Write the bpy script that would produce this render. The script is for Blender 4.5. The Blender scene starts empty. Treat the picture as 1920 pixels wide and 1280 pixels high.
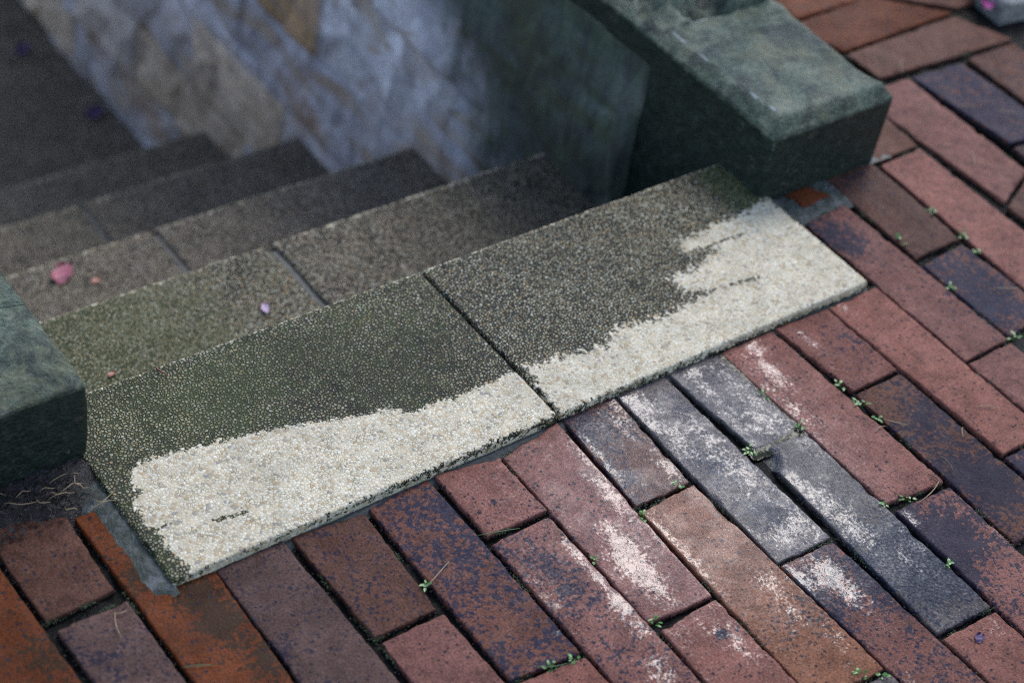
import bpy, math, random
import numpy as np
from mathutils import Matrix, Vector

# ------------------------------------------------------------------ camera, sky, sun
S = bpy.context.scene
COL = S.collection
CAM = (-0.98823, -0.94331, 1.3)
cd = bpy.data.cameras.new('camera'); cam = bpy.data.objects.new('camera', cd); COL.objects.link(cam)
RM = ((0.795183, -0.589625, 0.141515), (-0.316541, -0.6027, -0.732499), (0.517191, 0.537675, -0.665897))
cam.matrix_world = Matrix(((RM[0][0], -RM[1][0], -RM[2][0], CAM[0]),
                           (RM[0][1], -RM[1][1], -RM[2][1], CAM[1]),
                           (RM[0][2], -RM[1][2], -RM[2][2], CAM[2]), (0, 0, 0, 1)))
cd.sensor_width = 36.0; cd.lens = 65.77; cd.clip_end = 200; cd.clip_start = 0.05
cd.dof.use_dof = True; cd.dof.focus_distance = 1.81; cd.dof.aperture_fstop = 3.4
S.camera = cam
SUN_EL, SUN_AZ, SUN_ANGLE, SUN_STRENGTH, SKY_STRENGTH = math.radians(48), math.radians(54), math.radians(25), 0.80, 0.125
w = bpy.data.worlds.new('World'); S.world = w; w.use_nodes = True
nt = w.node_tree; nt.nodes.clear()
sky = nt.nodes.new('ShaderNodeTexSky'); sky.sky_type = 'NISHITA'; sky.sun_disc = False
sky.sun_elevation = SUN_EL; sky.sun_rotation = SUN_AZ
hs = nt.nodes.new('ShaderNodeHueSaturation'); hs.inputs['Saturation'].default_value = 0.90
bg = nt.nodes.new('ShaderNodeBackground'); bg.inputs[1].default_value = SKY_STRENGTH
wo = nt.nodes.new('ShaderNodeOutputWorld')
nt.links.new(sky.outputs[0], hs.inputs['Color']); nt.links.new(hs.outputs[0], bg.inputs[0]); nt.links.new(bg.outputs[0], wo.inputs[0])
sd = bpy.data.lights.new('sun', 'SUN'); sd.energy = SUN_STRENGTH; sd.angle = SUN_ANGLE; sd.color = (1.0, 0.98, 0.955)
sun = bpy.data.objects.new('sun', sd); COL.objects.link(sun)
to_sun = Vector((math.sin(SUN_AZ) * math.cos(SUN_EL), math.cos(SUN_AZ) * math.cos(SUN_EL), math.sin(SUN_EL)))
sun.rotation_euler = to_sun.to_track_quat('Z', 'Y').to_euler(); sun.location = to_sun * 6
S.view_settings.view_transform = 'Standard'; S.view_settings.look = 'None'
S.view_settings.exposure = 1.12; S.view_settings.gamma = 1.0
S.cycles.max_bounces = 6; S.cycles.use_denoising = False; S.cycles.filter_width = 1.0

# ------------------------------------------------------------------ measured layout (millimetres on the paving)
BRICKS = [
([-629.2, 93.5, -555.5, 98.7, -547.8, -128.2, -615.3, -129.9],'orange',0.34,3.6,'rusty orange brick'),
([-553.7, 146.0, -478.6, 118.7, -480.5, 20.1, -550.5, 15.7],'brown',0.12,3.6,'dull brown brick'),
([-547.1, 4.3, -476.5, 6.0, -474.9, -140.5, -544.2, -139.6],'purple',0.3,3.4,'purplish grey brick'),
([-475.9, 113.5, -390.6, 115.5, -398.0, -185.9, -472.1, -179.5],'orange',0.34,3.2,'bright orange wet brick'),
([-395.8, -2.6, -322.6, -3.7, -317.6, -265.3, -395.3, -255.9],'purple',0.3,3.2,'grey purple brick'),
([-316.8, -1.8, -238.0, -11.8, -243.6, -141.6, -313.5, -141.7],'brown',0.36,3.2,'brown brick with purple sheen'),
([-311.4, -147.0, -241.8, -147.6, -236.8, -310.2, -311.7, -299.9],'salmon',0.06,2.4,'plain salmon brick'),
([-233.7, -8.0, -159.8, -2.5, -159.4, -247.6, -236.0, -240.9],'blue',0.5,2.6,'blue and orange mottled brick'),
([-155.0, -2.8, -82.0, -15.1, -82.1, -94.8, -154.8, -93.7],'salmon',0.02,2.6,'short cracked salmon brick'),
([-156.4, -101.9, -85.9, -101.4, -85.2, -334.1, -158.2, -327.7],'salmon',0.38,2.2,'salmon brick spotted with dark blue'),
([-80.6, -15.9, -0.9, -3.7, -10.3, -257.3, -84.9, -252.2],'salmon',0.04,1.8,'long salmon brick half covered by shining water'),
([5.7, 3.1, 74.1, -2.1, 67.3, -135.2, -4.2, -134.3],'brown',0.46,1.8,'brick with dark corner and tan edge'),
([-4.0, -140.8, 67.3, -138.5, 74.4, -405.4, -9.7, -398.7],'tan',0.12,1.8,'orange brown brick under a water film'),
([-81.5, -263.4, -9.8, -261.3, -9.5, -408.9, -85.9, -403.2],'salmon',0.12,1.8,'pinkish brick with a small pit'),
([76.1, -1.4, 143.4, 0.5, 143.1, -261.2, 70.3, -259.7],'grey',0.34,1.7,'blue grey wet brick'),
([71.2, -262.5, 142.1, -263.8, 146.8, -473.6, 77.0, -470.1],'salmon',0.48,1.7,'blue blotched brick with a white reflection'),
([146.6, 0.7, 216.8, -4.9, 222.4, -138.6, 155.4, -133.3],'grey',0.16,1.7,'grey brick edged by a puddle'),
([155.8, -136.9, 221.7, -140.9, 220.9, -406.2, 146.1, -402.2],'grey',0.4,2.0,'long charcoal grey brick'),
([220.6, -5.0, 297.7, -4.4, 302.2, -265.8, 222.3, -257.2],'salmon',0.1,2.0,'pinkish tan brick beside the puddle'),
([225.9, -266.6, 301.8, -272.3, 298.7, -460.7, 223.3, -457.8],'salmon',0.46,2.2,'blotched salmon brick with blue stains'),
([147.0, -407.1, 220.2, -410.3, 226.6, -534.5, 153.4, -532.2],'salmon',0.1,2.4,'reddish brick with a purple spot'),
([300.6, -3.9, 381.1, -8.3, 382.4, -118.9, 311.2, -120.1],'salmon',0.26,2.0,'short salmon brick with a dark end'),
([309.9, -124.0, 379.0, -124.7, 381.0, -355.6, 303.3, -362.5],'brown',0.46,2.0,'dark brown brick'),
([381.1, -8.3, 459.5, -6.0, 457.9, -268.3, 387.6, -269.0],'salmon',0.05,1.8,'long plain salmon brick'),
([386.2, -272.6, 457.5, -271.7, 462.0, -381.4, 385.6, -380.4],'blue',0.6,2.0,'dark blue brick'),
([462.2, 117.3, 533.6, 123.1, 536.8, -144.2, 460.0, -148.6],'salmon',0.24,2.2,'long salmon brick with blue blotched top end'),
([459.6, -151.3, 534.2, -149.8, 532.8, -278.8, 462.6, -281.6],'salmon',0.08,2.2,'reddish salmon brick'),
([546.1, 170.8, 627.3, 171.4, 618.8, 7.0, 539.9, 6.6],'brown',0.3,2.6,'dark chocolate brown brick'),
([476.4, 168.3, 514.3, 167.9, 530.5, 140.5, 482.8, 139.2],'orange',0.0,0.5,'small cut orange brick set in mortar'),
([536.4, -5.5, 614.1, 1.6, 618.2, -131.1, 539.1, -145.4],'blue',0.52,2.4,'navy blotched brick'),
([632.4, 159.4, 707.1, 161.9, 704.9, -72.7, 619.7, -96.6],'salmon',0.1,3.0,'tan salmon brick'),
([637.4, 239.5, 718.3, 245.1, 709.4, 166.9, 635.1, 164.0],'brown',0.15,3.0,'mossy brown brick end'),
([713.8, 287.1, 810.1, 283.1, 802.5, 62.4, 724.0, 30.1],'salmon',0.03,3.2,'long dusky pink brick'),
([720.4, 25.0, 801.6, 58.0, 797.9, -99.8, 719.2, -123.2],'brown',0.1,3.2,'dark red brick'),
([812.8, 281.8, 906.3, 275.3, 906.6, 101.3, 823.7, 113.3],'blue',0.72,3.2,'slate blue brick'),
([821.0, 107.2, 906.2, 96.4, 895.5, -54.7, 805.9, -67.9],'brown',0.5,3.2,'dark brick'),
([918.7, 277.9, 1015.5, 278.5, 1015.2, 105.3, 917.1, 103.9],'brown',0.42,3.2,'dark brown brick'),
([772.0, 587.1, 958.7, 584.4, 888.9, 450.2, 760.4, 449.6],'orange',0.02,3.0,'deep orange brick in the crosswise rows'),
([740.6, 444.5, 900.9, 453.8, 992.6, 369.3, 770.0, 364.9],'orange',0.05,3.0,'orange red brick in the crosswise rows'),
([768.4, 360.1, 984.8, 364.0, 1021.2, 281.6, 769.8, 296.4],'brown',0.06,3.0,'brown brick in the crosswise rows'),
([904.9, 457.9, 1058.9, 463.5, 1080.5, 377.9, 1002.7, 373.6],'brown',0.3,3.0,'dark brick under the edging stone'),
([-236.9, -244.4, -159.5, -251.7, -157.0, -398.9, -236.9, -387.7],'salmon',0.1,2.2,'salmon brick at the lower edge'),
([-9.7, -402.1, 74.8, -409.2, 74.8, -531.4, -4.5, -521.9],'grey',0.4,2.0,'grey brick at the lower edge'),
([-601.9, 213.5, -504.8, 178.6, -476.9, 125.3, -554.4, 150.0],'brown',0.4,3.0,'brick hidden by wet litter'),
]
FLASH = [(21.2, -24.3, 30.0, 0.5), (17.5, -97.8, 27.5, 0.4), (46.0, -88.6, 19.3, -0.9), (55.2, -7.9, 17.0, -0.2), (41.4, -119.3, 21.8, -0.9), (477.5, 85.6, 40.2, 0.75), (480.0, 51.9, 26.5, 0.4), (372.7, -66.0, 34.2, 0.35), (346.2, -182.6, 36.0, 0.5), (326.4, -153.8, 27.2, -0.5), (275.5, -188.5, 23.6, 0), (-26.1, -199.7, 15.9, -0.3), (61.2, -302.0, 26.4, 0.5), (47.1, -241.2, 32.2, -0.2), (51.4, -181.3, 26.9, -0.3), (61.4, -346.0, 31.2, 0.6), (16.5, -312.8, 23.4, 0.35), (4.1, -348.3, 30.1, 0.3), (149.6, -314.7, 37.6, 0.6), (116.9, -288.4, 24.0, 0.0), (106.3, -400.7, 31.2, -0.15), (93.0, -357.0, 20.8, -0.3), (65.9, -384.3, 31.2, -0.3), (206.8, -339.4, 49.6, 0.7), (189.3, -282.4, 22.4, 0.2), (203.3, -174.9, 34.4, -0.3), (244.4, -281.0, 28.7, 0.15), (262.4, -323.5, 28.0, 0.5), (196.4, -356.6, 21.7, 0.3), (223.3, -301.5, 22.0, 0.4), (258.8, -384.5, 22.4, -0.3), (18.4, -154.9, 16.1, -0.2), (-133.6, -138.9, 23.2, 0.35), (-126.0, -194.7, 25.3, 0.3), (-123.4, -167.0, 20.2, 0.25), (-136.9, -286.8, 29.3, 0.15), (-61.0, -317.4, 22.8, 0.1), (-291.7, -106.9, 28.5, 0.1), (-298.1, -45.6, 29.0, 0.1), (-169.8, -103.3, 25.3, 0.25), (-169.2, -50.2, 25.3, 0.3), (-196.5, -189.9, 24.9, -0.15), (-177.3, -228.9, 24.4, 0.15), (562.9, -85.0, 40.0, 0.5), (565.2, -23.3, 33.1, 0.2), (342.6, -294.0, 35.2, 0.7), (329.1, -261.1, 29.5, 0.4), (-441.4, 71.9, 14.4, -0.5), (-419.0, -61.5, 21.4, 0.9), (-422.7, -21.3, 18.8, 0.9), (-404.4, -113.9, 23.1, 0.7), (-453.4, 24.5, 16.3, 0.8), (-440.1, -116.1, 13.4, -0.3), (-564.3, -17.4, 19.8, 0.6), (-550.3, 41.4, 17.9, 0.1), (-407.1, 45.3, 16.9, 0.5), (-501.2, 48.1, 23.1, 0.3), (-523.6, 96.4, 23.5, -0.2), (-524.8, -47.0, 26.9, 0.3), (104.2, -129.0, 33.3, 0.5), (129.9, -65.8, 26.0, 0.25), (115.3, -22.5, 23.1, 0.1), (113.1, -207.8, 32.8, 0.5), (171.0, -61.3, 23.1, -0.2), (195.1, -118.6, 23.1, -0.3), (213.1, -56.7, 29.5, -0.2), (-33.6, -296.8, 5.6, 2.2), (-122.9, -60.3, 3.7, 1.8), (-145.4, -65.1, 3.1, 1.5), (-49.0, -179.2, 2.6, 1.4), (155.5, -150.4, 14.5, 1.6), (-18.1, -74.1, 2.7, 1.2), (-202.7, -31.5, 2.6, 1.3), (-16.7, -297.3, 2.5, 1.2), (588.2, 143.3, 27.7, 0.3), (605.5, 32.4, 27.2, 0.1), (167.9, -172.4, 22.7, -0.3)]
FILM = [(207.4, -67.3, 15.4, 41.3, 0.42), (203.8, -24.1, 10.6, 29.5, 0.4), (195.4, -110.0, 19.6, 23.1, 0.45), (258.7, -6.1, 10.9, 36.5, 0.7), (250.6, -58.3, 9.4, 35.4, 0.7), (232.0, -112.0, 9.3, 29.1, 0.6), (-53.1, -188.2, 11.4, 28.6, 1.0), (-47.3, -164.9, 8.5, 21.1, 0.9), (-52.2, -211.2, 10.3, 20.6, 0.9), (0.4, -63.6, 7.5, 37.6, 0.75), (-14.8, -112.4, 7.4, 31.7, 0.65), (-51.2, -237.6, 12.7, 20.2, 0.5), (-90.1, -189.6, 6.2, 28.3, 0.9), (-91.7, -155.0, 5.2, 23.4, 0.85), (-92.8, -221.0, 8.1, 22.8, 0.9), (-97.9, -246.8, 9.1, 22.8, 0.6), (105.1, -293.2, 12.7, 20.1, 1.0), (107.1, -320.8, 10.6, 20.1, 0.8), (77.2, -284.9, 7.4, 21.1, 0.8), (102.2, -347.7, 9.5, 21.1, 0.4), (82.6, -18.2, 14.2, 22.7, 0.8), (80.0, -47.5, 11.4, 28.4, 0.6), (89.8, -78.7, 11.2, 28.0, 0.5), (62.9, -106.3, 8.3, 22.2, 0.55), (55.3, -34.2, 6.8, 22.5, 0.5), (172.5, -7.6, 8.2, 23.4, 0.7), (169.0, -42.2, 6.9, 23.1, 0.55), (170.1, -96.2, 10.3, 22.9, 0.4), (236.0, -22.6, 6.0, 30.0, 0.5), (228.8, -65.1, 7.0, 29.3, 0.5), (232.4, -103.2, 8.1, 29.1, 0.55), (257.7, -24.6, 12.2, 18.2, 0.5), (214.4, -155.2, 8.0, 22.9, 0.4), (323.5, -40.1, 7.4, 30.6, 0.5), (314.9, -83.1, 6.0, 18.0, 0.4), (-4.2, -173.7, 5.3, 26.4, 0.9), (-3.3, -212.6, 6.2, 26.0, 0.7), (-6.8, -255.6, 7.3, 20.8, 0.5), (47.4, -279.2, 8.5, 21.1, 0.55), (43.1, -306.3, 8.5, 21.1, 0.6), (-27.0, -316.2, 8.1, 30.4, 0.6), (-40.8, -286.9, 7.1, 20.2, 0.5), (-67.4, -264.4, 10.1, 20.2, 0.5), (-111.6, -301.6, 12.4, 24.9, 0.6), (56.9, -357.8, 8.3, 26.0, 0.5), (43.9, -392.5, 7.2, 20.4, 0.4), (83.7, -422.7, 7.2, 20.4, 0.4), (157.2, -199.7, 12.4, 33.9, 0.55), (171.0, -240.0, 12.2, 33.3, 0.6), (170.0, -271.6, 10.1, 28.0, 0.6), (142.9, -175.3, 11.2, 28.0, 0.45), (124.8, -234.3, 11.0, 22.0, 0.55), (103.3, -234.1, 10.7, 16.1, 0.5), (123.7, -148.0, 14.0, 33.6, 0.45), (119.3, -103.4, 11.4, 34.1, 0.5), (-98.6, -58.0, 7.9, 20.9, 0.15), (229.3, -280.7, 7.8, 16.8, 0.6), (218.1, -306.5, 7.8, 22.2, 0.55), (296.9, -342.9, 8.0, 22.9, 0.4), (-149.7, -152.0, 7.1, 15.2, 0.5), (-151.6, -187.3, 8.1, 20.2, 0.5), (-157.7, -219.4, 9.8, 19.7, 0.45), (-161.0, -108.3, 6.1, 10.1, 0.4), (-83.4, -328.3, 7.3, 14.7, 0.5), (-74.5, -295.6, 7.0, 19.9, 0.4), (400.0, -21.1, 8.8, 18.9, 0.4), (389.2, -74.6, 8.8, 25.2, 0.35), (188.0, -321.0, 7.6, 16.3, 0.5), (75.0, -218.2, 7.5, 16.1, 0.3), (203.4, -420.7, 10.8, 16.3, 0.5), (-253.2, -218.8, 4.8, 19.0, 0.3)]
CLEAN = [[[-410.3, 130.4], [-394.5, 137.3], [-358.1, 134.0], [-311.5, 124.6], [-258.4, 114.5], [-217.4, 102.2], [-175.3, 90.4], [-160.8, 88.4], [-143.9, 85.2], [-136.9, 74.7], [-127.5, 68.8], [-112.0, 70.6], [-81.6, 67.2], [-48.5, 66.9], [-10.5, 67.9], [5.6, 71.0], [-1.4, -1.8], [-439.2, -7.4], [-423.8, -5.6], [-419.2, 4.5], [-422.9, 31.8], [-420.8, 50.3], [-427.8, 65.3], [-424.4, 96.9], [-411.2, 103.2], [-414.8, 115.9]], [[9.0, 71.0], [19.9, 67.0], [58.9, 62.7], [83.8, 57.9], [105.3, 53.0], [130.0, 70.1], [157.4, 67.1], [197.5, 60.7], [217.2, 64.1], [263.9, 65.6], [266.9, 69.0], [240.6, 79.6], [240.8, 106.5], [276.5, 107.5], [322.2, 118.4], [319.1, 124.2], [289.9, 130.6], [288.2, 151.3], [318.7, 151.8], [351.0, 155.9], [401.3, 155.9], [443.0, 164.0], [450.7, -9.2], [434.9, -16.4], [-3.3, -5.1]]]
STREAK = [(-371.5, 40.4, -342.7, 34.8, 4.4), (-429.9, 58.3, -403.0, 55.0, 3.3), (270.2, 68.3, 332.7, 61.5, 3.8), (296.9, 131.2, 367.3, 127.4, 3.2)]
DARK1 = [(-172.9, 172.7, 48.7, 1.0), (-266.8, 170.8, 47.1, 0.6), (-105.0, 119.0, 44.4, 0.9), (-58.4, 148.3, 33.8, 0.6), (-355.9, 169.0, 30.9, -0.5), (-383.3, 192.0, 25.1, -0.6), (82.7, 150.2, 52.7, -0.1), (312.9, 197.6, 58.4, -0.5), (392.9, 213.3, 33.3, 0.2), (427.6, 185.1, 26.7, 0.5), (139.7, 82.1, 36.0, -0.1), (-150.7, 108.6, 32.2, 0.5), (-179.5, 202.9, 27.5, 0.5)]
WEEDS = [(-9.6, 2.7, 1.3, 'in the joint where the slab seam meets the bricks'), (52.0, -133.3, 1.0, 'at the end of the dark cornered brick'), (-5.3, -146.4, 1.0, 'beside the top end of the orange brown brick'), (-82.9, -166.8, 0.7, 'in the long joint beside the shining white film'), (-79.7, -254.4, 1.4, 'at the lower end of the half shining salmon brick'), (-195.9, -246.9, 1.5, 'two leaved, at the lower end of the blue mottled brick'), (-171.4, -248.9, 1.0, 'near the lower end of the blue mottled brick'), (-240.0, -115.1, 1.2, 'in the dark joint left of the blue mottled brick'), (148.3, -132.9, 1.6, 'below the puddle near the round pit'), (217.5, -79.9, 1.4, 'standing in the puddle between two bricks'), (302.7, -108.2, 1.8, 'at the lower left end of the short dark ended brick'), (303.4, -137.9, 1.8, 'at the top end of the dark brown brick'), (220.0, -133.0, 1.3, 'at the lower end of the puddle'), (545.3, 38.4, 1.8, 'upright, beside the dark chocolate brown brick'), (622.2, 60.0, 1.6, 'in the joint right of the dark chocolate brick'), (624.2, 12.0, 1.5, 'at the lower right corner of the chocolate brick'), (618.1, -19.0, 1.0, 'beside the upper end of the navy blotched brick'), (537.7, -53.4, 1.2, 'in the joint left of the navy blotched brick'), (540.8, -146.3, 1.5, 'at the lower end of the navy blotched brick'), (249.6, -260.9, 1.6, 'at the lower end of the pinkish tan brick'), (221.8, -256.2, 1.0, 'at the lower left corner of the pinkish tan brick'), (45.3, -398.2, 1.6, 'in the joint at the lower end of the orange brown brick'), (302.7, -165.4, 1.0, 'in the joint by the dry straws'), (220.1, -348.5, 1.0, 'in the joint right of the charcoal brick'), (63.3, -409.4, 1.0, 'beside the bottom end of the orange brown brick')]
NEEDLES = [(-162.8, -88.9, -122.0, -101.9, 'g', 'green grass blade lying in the joint under the cracked brick'), (-240.3, -116.8, -204.7, -102.0, 't', 'thin tan needle across the purple sheened brick edge'), (412.1, -204.1, 435.5, -220.3, 't', 'pale needle on the long plain salmon brick'), (582.9, -76.1, 610.6, -91.3, 't', 'pale needle lying level on the navy blotched brick'), (308.1, -168.8, 324.6, -188.4, 't', 'pale needle at the top of the dark brown brick'), (286.0, -178.9, 301.6, -177.7, 't', 'short straw across the joint under the puddle'), (803.2, 287.1, 827.0, 312.5, 't', 'short upright straw on the crosswise brown brick'), (819.5, 200.9, 840.3, 188.5, 't', 'pale needle on the slate blue brick'), (863.1, 171.3, 883.0, 154.2, 't', 'pale needle at the right end of the slate blue brick'), (764.2, 123.0, 742.2, 100.8, 't', 'short needle on the dusky pink brick'), (282.6, -265.5, 296.5, -260.6, 't', 'short straw at the lower end of the pinkish tan brick'), (292.0, -249.6, 292.3, -268.3, 'b', 'brown twig near the end of the pinkish tan brick'), (-495.5, -5.6, -484.5, -7.2, 't', 'straw end on the purplish grey brick'), (-494.0, -3.7, -502.7, -31.9, 't', 'curved straw lying on the purplish grey brick'), (-208.6, -237.8, -181.4, -251.0, 'g', 'dull green blade over the end of the blue mottled brick'), (-474.2, -84.8, -449.0, -96.9, 'g', 'green blade lying on the orange wet brick'), (321.3, -233.1, 316.3, -264.7, 'b', 'thin needle in the joint by the dark brown brick'), (325.4, -2.7, 360.0, -0.9, 't', 'thin needle at the slab edge'), (255.8, -273.0, 292.6, -264.3, 't', 'thin straw over the joint at the charcoal brick'), (377.0, -219.5, 365.5, -231.0, 't', 'tiny needle on the plain salmon brick')]
LITTER = [[-529.3, 154.5], [-516.3, 143.5], [-497.0, 140.2], [-479.0, 133.9], [-455.3, 143.6], [-439.8, 158.2], [-458.6, 153.1], [-481.4, 150.4], [-505.1, 156.0], [-520.2, 168.1], [-542.2, 165.4], [-499.7, 145.5], [-470.3, 140.5], [-448.7, 151.4]]
PUDDLE = [[209.3, 10.4], [225.1, 0.2], [225.8, -35.8], [228.5, -70.4], [223.9, -104.0], [228.2, -124.2], [228.5, -142.0], [215.8, -147.3], [184.9, -146.0], [152.7, -138.7], [154.0, -129.1], [194.7, -128.9], [209.3, -126.3], [211.0, -111.3], [211.3, -75.7], [210.8, -35.3], [210.8, -7.4]]
ZB = -0.010      # level of the brick tops; the top step is 1 cm proud of them

# ------------------------------------------------------------------ numpy helpers
def _h(ix, iy, iz, seed):
    n = (ix.astype(np.int64) * 374761393 + iy.astype(np.int64) * 668265263 + iz.astype(np.int64) * 1274126177 + seed * 974711) & 0xffffffff
    n = ((n ^ (n >> 13)) * 1103515245) & 0xffffffff
    n = ((n ^ (n >> 16)) * 69069) & 0xffffffff
    return ((n >> 8) & 0xffff) / 65535.0
def noise(p, scale, seed=0, octaves=3):
    p = np.asarray(p, float) * scale; out = 0; amp = 1; tot = 0
    for o in range(octaves):
        q = p * 2 ** o; i = np.floor(q).astype(np.int64); f = q - i; f = f * f * (3 - 2 * f); s = 0
        for dx in (0, 1):
            for dy in (0, 1):
                for dz in (0, 1):
                    wgt = (f[:, 0] if dx else 1 - f[:, 0]) * (f[:, 1] if dy else 1 - f[:, 1]) * (f[:, 2] if dz else 1 - f[:, 2])
                    s = s + wgt * _h(i[:, 0] + dx, i[:, 1] + dy, i[:, 2] + dz, seed + o * 17)
        out = out + amp * s; tot += amp; amp *= 0.5
    return out / tot * 2 - 1
def sstep(a, b, x):
    t = np.clip((x - a) / (b - a), 0, 1); return t * t * (3 - 2 * t)
def in_poly(P, poly):
    x, y = P[:, 0], P[:, 1]; r = np.zeros(len(P), bool); n = len(poly)
    for i in range(n):
        x0, y0 = poly[i]; x1, y1 = poly[(i + 1) % n]
        if y0 == y1: continue
        c = (y0 > y) != (y1 > y)
        r ^= c & (x < (x1 - x0) * (y - y0) / (y1 - y0) + x0)
    return r
def poly_dist(P, poly):
    d = np.full(len(P), 1e9); n = len(poly)
    for i in range(n):
        a = np.array(poly[i], float); b = np.array(poly[(i + 1) % n], float); ab = b - a
        t = np.clip(((P - a) @ ab) / max(ab @ ab, 1e-9), 0, 1)
        d = np.minimum(d, np.linalg.norm(P - a - t[:, None] * ab, axis=1))
    return np.where(in_poly(P, poly), d, -d)
def new_mesh(name, V, F, mat, attrs=None, parent=None, smooth=True, origin=None):
    V = np.asarray(V, float)
    o = np.zeros(3) if origin is None else np.asarray(origin, float)
    me = bpy.data.meshes.new(name); me.from_pydata((V - o).tolist(), [], F)
    if smooth: me.polygons.foreach_set('use_smooth', [True] * len(me.polygons))
    for k, a in (attrs or {}).items():
        a = np.asarray(a, np.float32)
        if a.ndim == 2:
            at = me.attributes.new(k, 'FLOAT_COLOR', 'POINT'); at.data.foreach_set('color', np.c_[a, np.ones(len(a))].astype(np.float32).ravel())
        else:
            at = me.attributes.new(k, 'FLOAT', 'POINT'); at.data.foreach_set('value', a)
    me.materials.append(mat); me.update()
    ob = bpy.data.objects.new(name, me); COL.objects.link(ob); ob.location = o.tolist()
    if parent is not None:
        ob.parent = parent; ob.matrix_parent_inverse = Matrix.Translation(-Vector(parent.location))
    return ob
def tag(o, label=None, cat=None, group=None, kind=None):
    if label: o['label'] = label
    if cat: o['category'] = cat
    if group: o['group'] = group
    if kind: o['kind'] = kind
    return o
def empty(name, loc=(0, 0, 0)):
    o = bpy.data.objects.new(name, None); COL.objects.link(o); o.location = loc; o.empty_display_size = 0.05; return o
def spaced(L, step, r):
    e = [0, 0.12 * r, 0.35 * r, 0.65 * r, r]; n = max(2, int((L - 2 * r) / step))
    m = list(np.linspace(r, L - r, n + 1))[1:-1]
    return np.array(e + m + [L - t for t in reversed(e)]) / L
def slab_grid(corners, z, step, r, depth, hfun=None, wav=0.0, seed=0):
    """A rounded-edge slab over a quad (TL, TR, BR, BL in metres): its top and its sides."""
    c = np.array(corners, float); W = (np.linalg.norm(c[1] - c[0]) + np.linalg.norm(c[2] - c[3])) / 2
    L = (np.linalg.norm(c[3] - c[0]) + np.linalg.norm(c[2] - c[1])) / 2
    us, vs = spaced(W, step, r), spaced(L, step, r); nu, nv = len(us), len(vs)
    U, Vv = np.meshgrid(us, vs); U = U.ravel(); Vv = Vv.ravel()
    P = (c[0] * ((1 - U) * (1 - Vv))[:, None] + c[1] * (U * (1 - Vv))[:, None] + c[2] * (U * Vv)[:, None] + c[3] * ((1 - U) * Vv)[:, None])
    du = np.minimum(U, 1 - U) * W; dv = np.minimum(Vv, 1 - Vv) * L
    # round the plan corners and wobble the outline a little
    ax = np.maximum(r - du, 0); ay = np.maximum(r - dv, 0); d = np.minimum(np.hypot(ax, ay), r * 1.4142)
    hh = np.minimum(d, r); drop = r - np.sqrt(np.maximum(r * r - hh * hh, 0))
    ctr = c.mean(0)
    corner = (ax > 0) & (ay > 0); k = np.where(corner & (d > r), (d - r) * 0.7, 0)
    dirc = ctr - P; dirc /= np.linalg.norm(dirc, axis=1)[:, None] + 1e-9; P = P + dirc * k[:, None]
    Q = np.c_[P, np.zeros(len(P))]
    if wav:
        e = np.clip(1 - np.minimum(du, dv) / (4 * r), 0, 1)
        P = P + dirc * (e * wav * (noise(Q, 55, seed + 3, 3) + noise(Q, 260, seed + 9, 1) * .4))[:, None]
    zz = z - drop + (hfun(Q, U, Vv) if hfun is not None else 0)
    if wav > .001:   # chipped arrises
        ee = np.exp(-np.minimum(du, dv) / .0035); zz = zz - .0035 * ee * sstep(.30, .75, noise(Q, 60, seed + 31, 2)) - .0015 * ee * sstep(.2, .7, noise(Q, 170, seed + 37, 1))
    V = np.c_[P, zz]; F = []
    for j in range(nv - 1):
        for i in range(nu - 1):
            a = j * nu + i; F.append((a + nu, a + nu + 1, a + 1, a))
    ring = list(range(nu)) + [j * nu + nu - 1 for j in range(1, nv)] + [(nv - 1) * nu + i for i in range(nu - 2, -1, -1)] + [j * nu for j in range(nv - 2, 0, -1)]
    side = np.zeros(len(V)); prev = ring; VV = [V]; n0 = len(V); sides = [side]; src = [np.arange(len(V))]
    for dz in (depth * .3, depth):
        R = V[ring].copy(); R[:, 2] = z - r - dz
        VV.append(R); sides.append(np.ones(len(ring))); src.append(np.array(ring)); cur = list(range(n0, n0 + len(ring))); n0 += len(ring)
        for t in range(len(ring)):
            s = (t + 1) % len(ring); F.append((prev[t], prev[s], cur[s], cur[t]))
        prev = cur
    V = np.vstack(VV); src = np.concatenate(src); side = np.concatenate(sides)
    return V, F, U[src], Vv[src], side, np.minimum(du, dv)[src]
def sheet(x0, x1, y0, y1, nx, ny, zfun):
    X, Y = np.meshgrid(np.linspace(x0, x1, nx), np.linspace(y0, y1, ny)); P = np.c_[X.ravel(), Y.ravel(), np.zeros(nx * ny)]
    P[:, 2] = zfun(P); F = []
    for j in range(ny - 1):
        for i in range(nx - 1):
            a = j * nx + i; F.append((a, a + 1, a + nx + 1, a + nx))
    return P, F
def merge(parts):
    V = []; F = []; n = 0
    for v, f in parts:
        V.append(np.asarray(v, float)); F += [tuple(i + n for i in q) for q in f]; n += len(v)
    return np.vstack(V), F

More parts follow.
